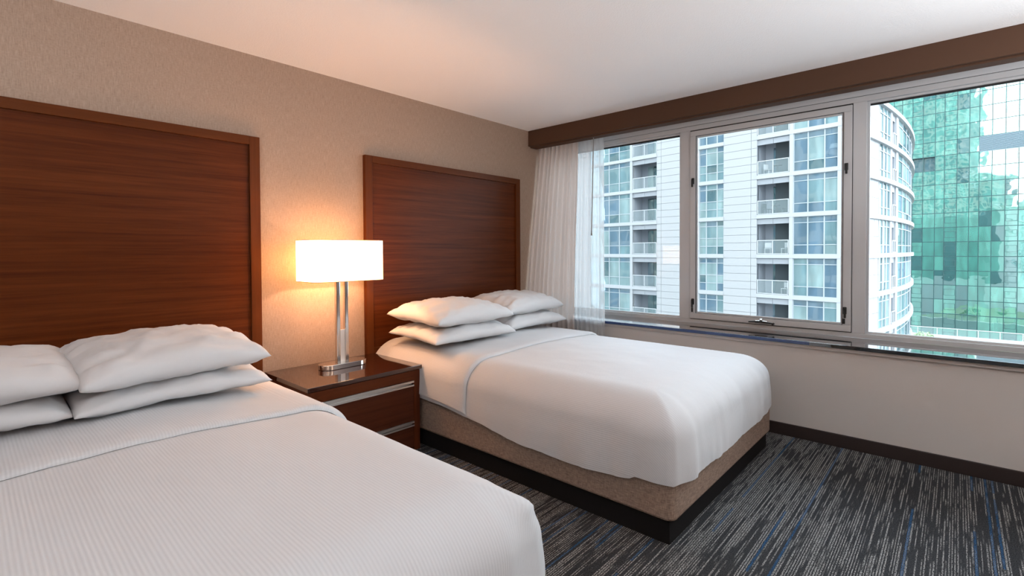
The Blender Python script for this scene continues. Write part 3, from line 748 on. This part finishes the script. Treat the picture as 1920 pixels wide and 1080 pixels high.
for k in FLOORS:
    for (a, b) in ((36.2, 42.43), (42.47, 43.55)):
        for q in range(2):
            z0 = lev(k)+0.15+q*(FH-0.3)/2; band('cladding_panel', a, b, z0, z0+(FH-0.3)/2-0.025, -0.02, 0.03, M_CLAD, ap)
    curved_window(43.55, 46.72, 3, k, (0.25, 0.8))
    curved_window(49.58, 64.6, 6, k, (0.25, 0.8))
    z0, z1 = lev(k)+0.15, lev(k+1)-0.15
    b_ = band('balcony', 47.2, 48.75, z0, z1, -1.6, -1.5, M_RECESS, ap)
    band('balcony_wall', 47.2, 47.3, z0, z1, -1.5, -0.05, M_RECESS, b_); band('balcony_wall', 48.65, 48.75, z0, z1, -1.5, -0.05, M_RECESS, b_)
    band('balcony_header', 47.27, 48.68, z1-0.5, z1, -0.1, 0.0, M_HEADER, b_)
    band('railing', 47.27, 48.68, z0+1.0, z0+1.07, 0.10, 0.16, M_RAILX, b_); band('railing', 47.27, 48.68, z0+0.05, z0+0.11, 0.10, 0.16, M_RAILX, b_)
    for x in (47.3, 47.95, 48.6): band('railing', x, x+0.07, z0, z0+1.0, 0.10, 0.16, M_RAILX, b_)
for k in list(FLOORS)+[4]: band('floor_band', 36.0, XE, lev(k)-0.17, lev(k)+0.17, -0.3, 0.28, M_SLABX, ap)
for (a, b) in ((35.9, 36.2), (46.72, 47.2), (48.75, 49.58)): band('pier', a, b, ZB, ZTOP, -0.3, 0.10, M_SLABX, ap)
band('core', 36.4, XE, ZB, ZTOP, -4.5, -1.7, M_CORE, ap)
for (a, b) in ((36.2, 47.2), (48.75, 64.6)): band('joint_backing', a, b, ZB, ZTOP, -0.25, -0.05, M_JOINT, ap)
band('podium', 36.0, XE, -20.0, ZB-0.17, -4.5, 0.0, M_CLAD, ap)
band('end_wall', 64.6, XE, ZB, ZTOP, -1.7, 0.0, M_CLAD, ap)
lb('roof', ap, -36.0, 2.2, 0.2, 9.0, ZTOP, ZTOP+0.1, M_JOINT); band('roof', 36.0, XE, ZTOP+0.17, ZTOP+0.25, -4.5, 0.2, M_JOINT, ap)

# chairs and tables on the balconies
M_CHAIRX = pmat('white_garden_chair', (0.38, 0.385, 0.385), 0.5); M_CHAIRD = pmat('black_garden_furniture', (0.05, 0.055, 0.06), 0.5)
def fpt(s, y, z):
    q = Matrix.Rotation(ANG, 3, 'Z') @ Vector((s, y, 0)); return (PA.x+q.x, PA.y+q.y, z)
def patio_chair(s, y, k, rz, mat, lab):
    c = tag(empty('patio_chair', fpt(s, y, lev(k)+0.14)), lab, 'chair', 'chairs on the apartment balconies'); c.rotation_euler = (0, 0, ANG+math.radians(rz))
    box('seat', -0.22, 0.22, -0.22, 0.22, 0.40, 0.44, mat, c); box('backrest', -0.22, 0.22, 0.20, 0.24, 0.48, 0.86, mat, c)
    for a in (-0.20, 0.17):
        box('leg', a, a+0.03, -0.21, -0.18, 0.0, 0.40, mat, c); box('leg', a, a+0.03, 0.20, 0.23, 0.0, 0.48, mat, c)
def patio_table(s, y, k, mat, lab):
    c = tag(empty('patio_table', fpt(s, y, lev(k)+0.14)), lab, 'table', 'tables on the apartment balconies')
    bm = bmesh.new(); cyl(bm, (0, 0, 0.66), (0, 0, 0.70), 0.30, seg=20); bm_obj('table_top', bm, mat, c)
    bm = bmesh.new(); cyl(bm, (0, 0, 0.03), (0, 0, 0.66), 0.03, seg=10); bm_obj('leg', bm, mat, c)
    bm = bmesh.new(); cyl(bm, (0, 0, 0), (0, 0, 0.03), 0.2, seg=16); bm_obj('foot', bm, mat, c)
patio_chair(-2.40, 0.6, 2, 70, M_CHAIRX, 'white garden chair on the highest furnished apartment balcony')
patio_table(-1.75, 0.6, 2, M_CHAIRD, 'dark round table on the highest furnished apartment balcony')
patio_chair(-2.45, 0.6, 1, 80, M_CHAIRD, 'black garden chair at the left of the second furnished balcony')
patio_table(-1.90, 0.7, 1, M_CHAIRD, 'dark round table on the second furnished balcony')
patio_chair(-1.20, 0.6, 1, -80, M_CHAIRD, 'black garden chair at the right of the second furnished balcony')
patio_chair(-2.45, 0.7, 0, 15, M_CHAIRX, 'white garden chair at the left of the third furnished balcony')
patio_chair(-1.20, 0.7, 0, -15, M_CHAIRX, 'white garden chair at the right of the third furnished balcony')
patio_chair(-1.20, 0.7, -1, -10, M_CHAIRX, 'white garden chair alone on the lowest furnished balcony')

# ------------------------------------------------------------------ outside: teal glass tower
PT = Vector((131.0, 4.1, 0.0))
tt = tag(empty('glass_tower', PT), 'tall teal glass curtain-wall tower outside the right window', 'building'); tt.rotation_euler = (0, 0, ANG)
edges = [-4.9, -3.2, -1.75, 0.0, 1.75, 3.69, 5.16, 7.08, 8.90, 10.34, 12.15, 13.99, 15.77, 17.5, 19.3, 21.1]
TZ = [-17.64+FH*i for i in range(20)]
for i in range(len(edges)-1):
    vent = i in (3, 6, 11)
    for j in range(len(TZ)-1):
        z0, z1 = TZ[j]+0.065, TZ[j+1]-0.065; s0, s1 = edges[i]+0.06, edges[i+1]-0.06
        if i >= 9 and 20.0 < (z0+z1)/2 < 23.5: continue
        if i in (3, 4) and 17.0 < (z0+z1)/2 < 20.3:
            lb('recess_pane', tt, s0, s1, 0.8, 0.85, z0, z1, GL[3]); continue
        p_ = lb('glass_panel', tt, s0, s1, 0, 0.08, z0, z1, rg.choice((TG[0], TG[0], TG[1], TG[1], TG[2], TG[3])))
        p_.rotation_euler = (math.radians(rg.uniform(-0.12, 0.12)), 0, math.radians(rg.uniform(-0.15, 0.15)))
        if vent:
            h = z1-z0; a, b = z0+0.30*h, z0+0.72*h; t = 0.05
            v_ = lmesh('vent_window', [(s0+0.05, s1-0.05, -0.03, 0.0, a-t, a), (s0+0.05, s1-0.05, -0.03, 0.0, b, b+t), (s0+0.05, s0+0.05+t, -0.03, 0.0, a, b), (s1-0.05-t, s1-0.05, -0.03, 0.0, a, b)], M_TSEAM, tt)
lz = 20.35
for q in range(16):
    o = lb('louver_slat', tt, edges[9], edges[-1], -0.05, 0.10, lz+q*0.19, lz+q*0.19+0.11, M_LOUVER)
lb('seam_backing', tt, edges[0], edges[-1], 0.9, 2.0, TZ[0], TZ[-1], M_TSEAM)
for i, e_ in enumerate(edges): lb('mullion', tt, e_-0.04, e_+0.04, 0.02, 0.9, TZ[0], TZ[-1], M_TSEAM)
for z in TZ: lb('transom', tt, edges[0], edges[-1], 0.02, 0.9, z-0.045, z+0.045, M_TSEAM)
lb('core', tt, edges[0], edges[-1], 2.0, 18.0, -20.0, TZ[-1]+0.3, M_CORE)
lb('podium', tt, edges[0], edges[-1], 0.0, 2.0, -20.0, TZ[0]-0.05, M_CLAD)

# ------------------------------------------------------------------ outside: roof terrace with railing, shrubs, street level
te = tag(empty('roof_terrace', (96, -6, -20)), 'planted roof terrace below the teal glass tower', 'terrace')
M_MOSS = mat_paint('mossy_roof_planting', (0.12, 0.15, 0.09), 0.9, 1.2, 0.5, 0.1); M_PARA = pmat('pale_parapet', (0.36, 0.365, 0.36), 0.7)
box('planting', 74, 115.5, -30, 9, -15.3, -14.75, M_MOSS, te); box('parapet', 115.5, 116.4, -30, 9, -15.3, -14.35, M_PARA, te); box('terrace_wall', 74, 116.4, -30, 9, -20, -15.3, M_PARA, te)
settle(te)
ra = tag(empty('terrace_railing', (116, -6, -14.35)), 'white post railing along the roof terrace edge', 'railing')
for i in range(12):
    y = 5.0-2.75*i
    box('post', 115.85, 115.97, y-0.06, y+0.06, -14.35, -13.1, M_RAILX, ra)
box('top_rail', 115.83, 115.99, -27, 6, -13.1, -12.98, M_RAILX, ra); box('railing_pane', 115.9, 115.93, -27, 6, -14.3, -13.1, M_RAILGL, ra)
settle(ra)
M_LEAF = pmat('pale_green_leaf', (0.20, 0.27, 0.15), 0.7)
def shrub(x, y, z, rx, rz, lab, seed):
    r_ = random.Random(seed); V = []; F = []
    t = tag(empty('shrub', (x, y, z)), lab, 'shrub', 'shrubs on the roof terrace')
    for q in range(420):
        u = r_.uniform(0, 2*math.pi); v = math.acos(r_.uniform(-0.2, 1)); rr_ = r_.uniform(0.6, 1.0)
        c = Vector((rx*math.sin(v)*math.cos(u)*rr_, rx*math.sin(v)*math.sin(u)*rr_, rz*(0.25+0.75*math.cos(v)*rr_)))
        a = Vector((r_.uniform(-1, 1), r_.uniform(-1, 1), r_.uniform(-1, 1))).normalized(); b = a.orthogonal().normalized(); s_ = r_.uniform(0.16, 0.30)
        k = len(V); V += [c-a*s_, c+b*s_*0.4, c+a*s_, c-b*s_*0.4]; F.append((k, k+1, k+2, k+3))
    f = mesh_obj('foliage', V, F, M_LEAF, t)
    bm = bmesh.new()
    for q in range(5): cyl(bm, (0, 0, -0.1), (r_.uniform(-.6, .6)*rx, r_.uniform(-.6, .6)*rx, rz*0.6), 0.07, 0.03, 6)
    bm_obj('stems', bm, pmat('stem_brown', (0.12, 0.09, 0.06), 0.9), t)
shrub(104.0, 0.9, -14.75, 1.9, 2.3, 'pale green leafy shrub on the terrace beside the rounded wing', 4)
shrub(90.0, -1.4, -14.75, 0.9, 0.9, 'small low shrub on the terrace below the leafy one', 5)
structure(box('ground_outside', -60, 260, -160, 160, -20.6, -20.0, pmat('street_grey', (0.18, 0.185, 0.19), 0.9)), 'grey street level far below the windows')

# neighbouring hotel wings on this side of the street, seen mirrored in the glass facades
def mat_wing():
    mt, nt, b, o = new_mat('pale_concrete_with_windows')
    br = N(nt, 'ShaderNodeTexBrick', Scale=1.0); br.offset = 0.0
    br.inputs['Color1'].default_value = (0.05, 0.09, 0.10, 1); br.inputs['Color2'].default_value = (0.09, 0.13, 0.14, 1); br.inputs['Mortar'].default_value = (0.24, 0.23, 0.21, 1)
    br.inputs['Mortar Size'].default_value = 0.45; br.inputs['Brick Width'].default_value = 3.2; br.inputs['Row Height'].default_value = 2.93
    s_ = N(nt, 'ShaderNodeSeparateXYZ'); L(nt, pos(nt), s_.inputs[0]); c_ = N(nt, 'ShaderNodeCombineXYZ')
    L(nt, math_node(nt, 'ADD', s_.outputs['Y'], s_.outputs['X']), c_.inputs['X']); L(nt, s_.outputs['Z'], c_.inputs['Y']); L(nt, c_.outputs[0], br.inputs['Vector'])
    L(nt, br.outputs['Color'], b.inputs['Base Color']); b.inputs['Roughness'].default_value = 0.7; return mt
M_WING = mat_wing()
def wing(y0, y1, zt, lab):
    t = tag(empty('hotel_wing', (-12, (y0+y1)/2, -20)), lab, 'building', 'hotel wings on this side of the street')
    box('facade', -24, -2.0, y0, y1, -20, zt, M_WING, t, 0); box('parapet', -24.2, -1.8, y0-0.1, y1+0.1, zt, zt+0.8, M_PARA, t); box('cornice', -2.0, -1.7, y0, y1, zt-3.2, zt-2.6, M_PARA, t)
    settle(t)
wing(29.0, 64.0, 120.0, 'tallest pale hotel wing mirrored in the left of the glass tower')
wing(19.5, 28.9, 30.3, 'middle pale hotel wing mirrored in the glass tower')
wing(6.0, 19.4, 18.3, 'lowest pale hotel wing mirrored at the right of the glass tower')
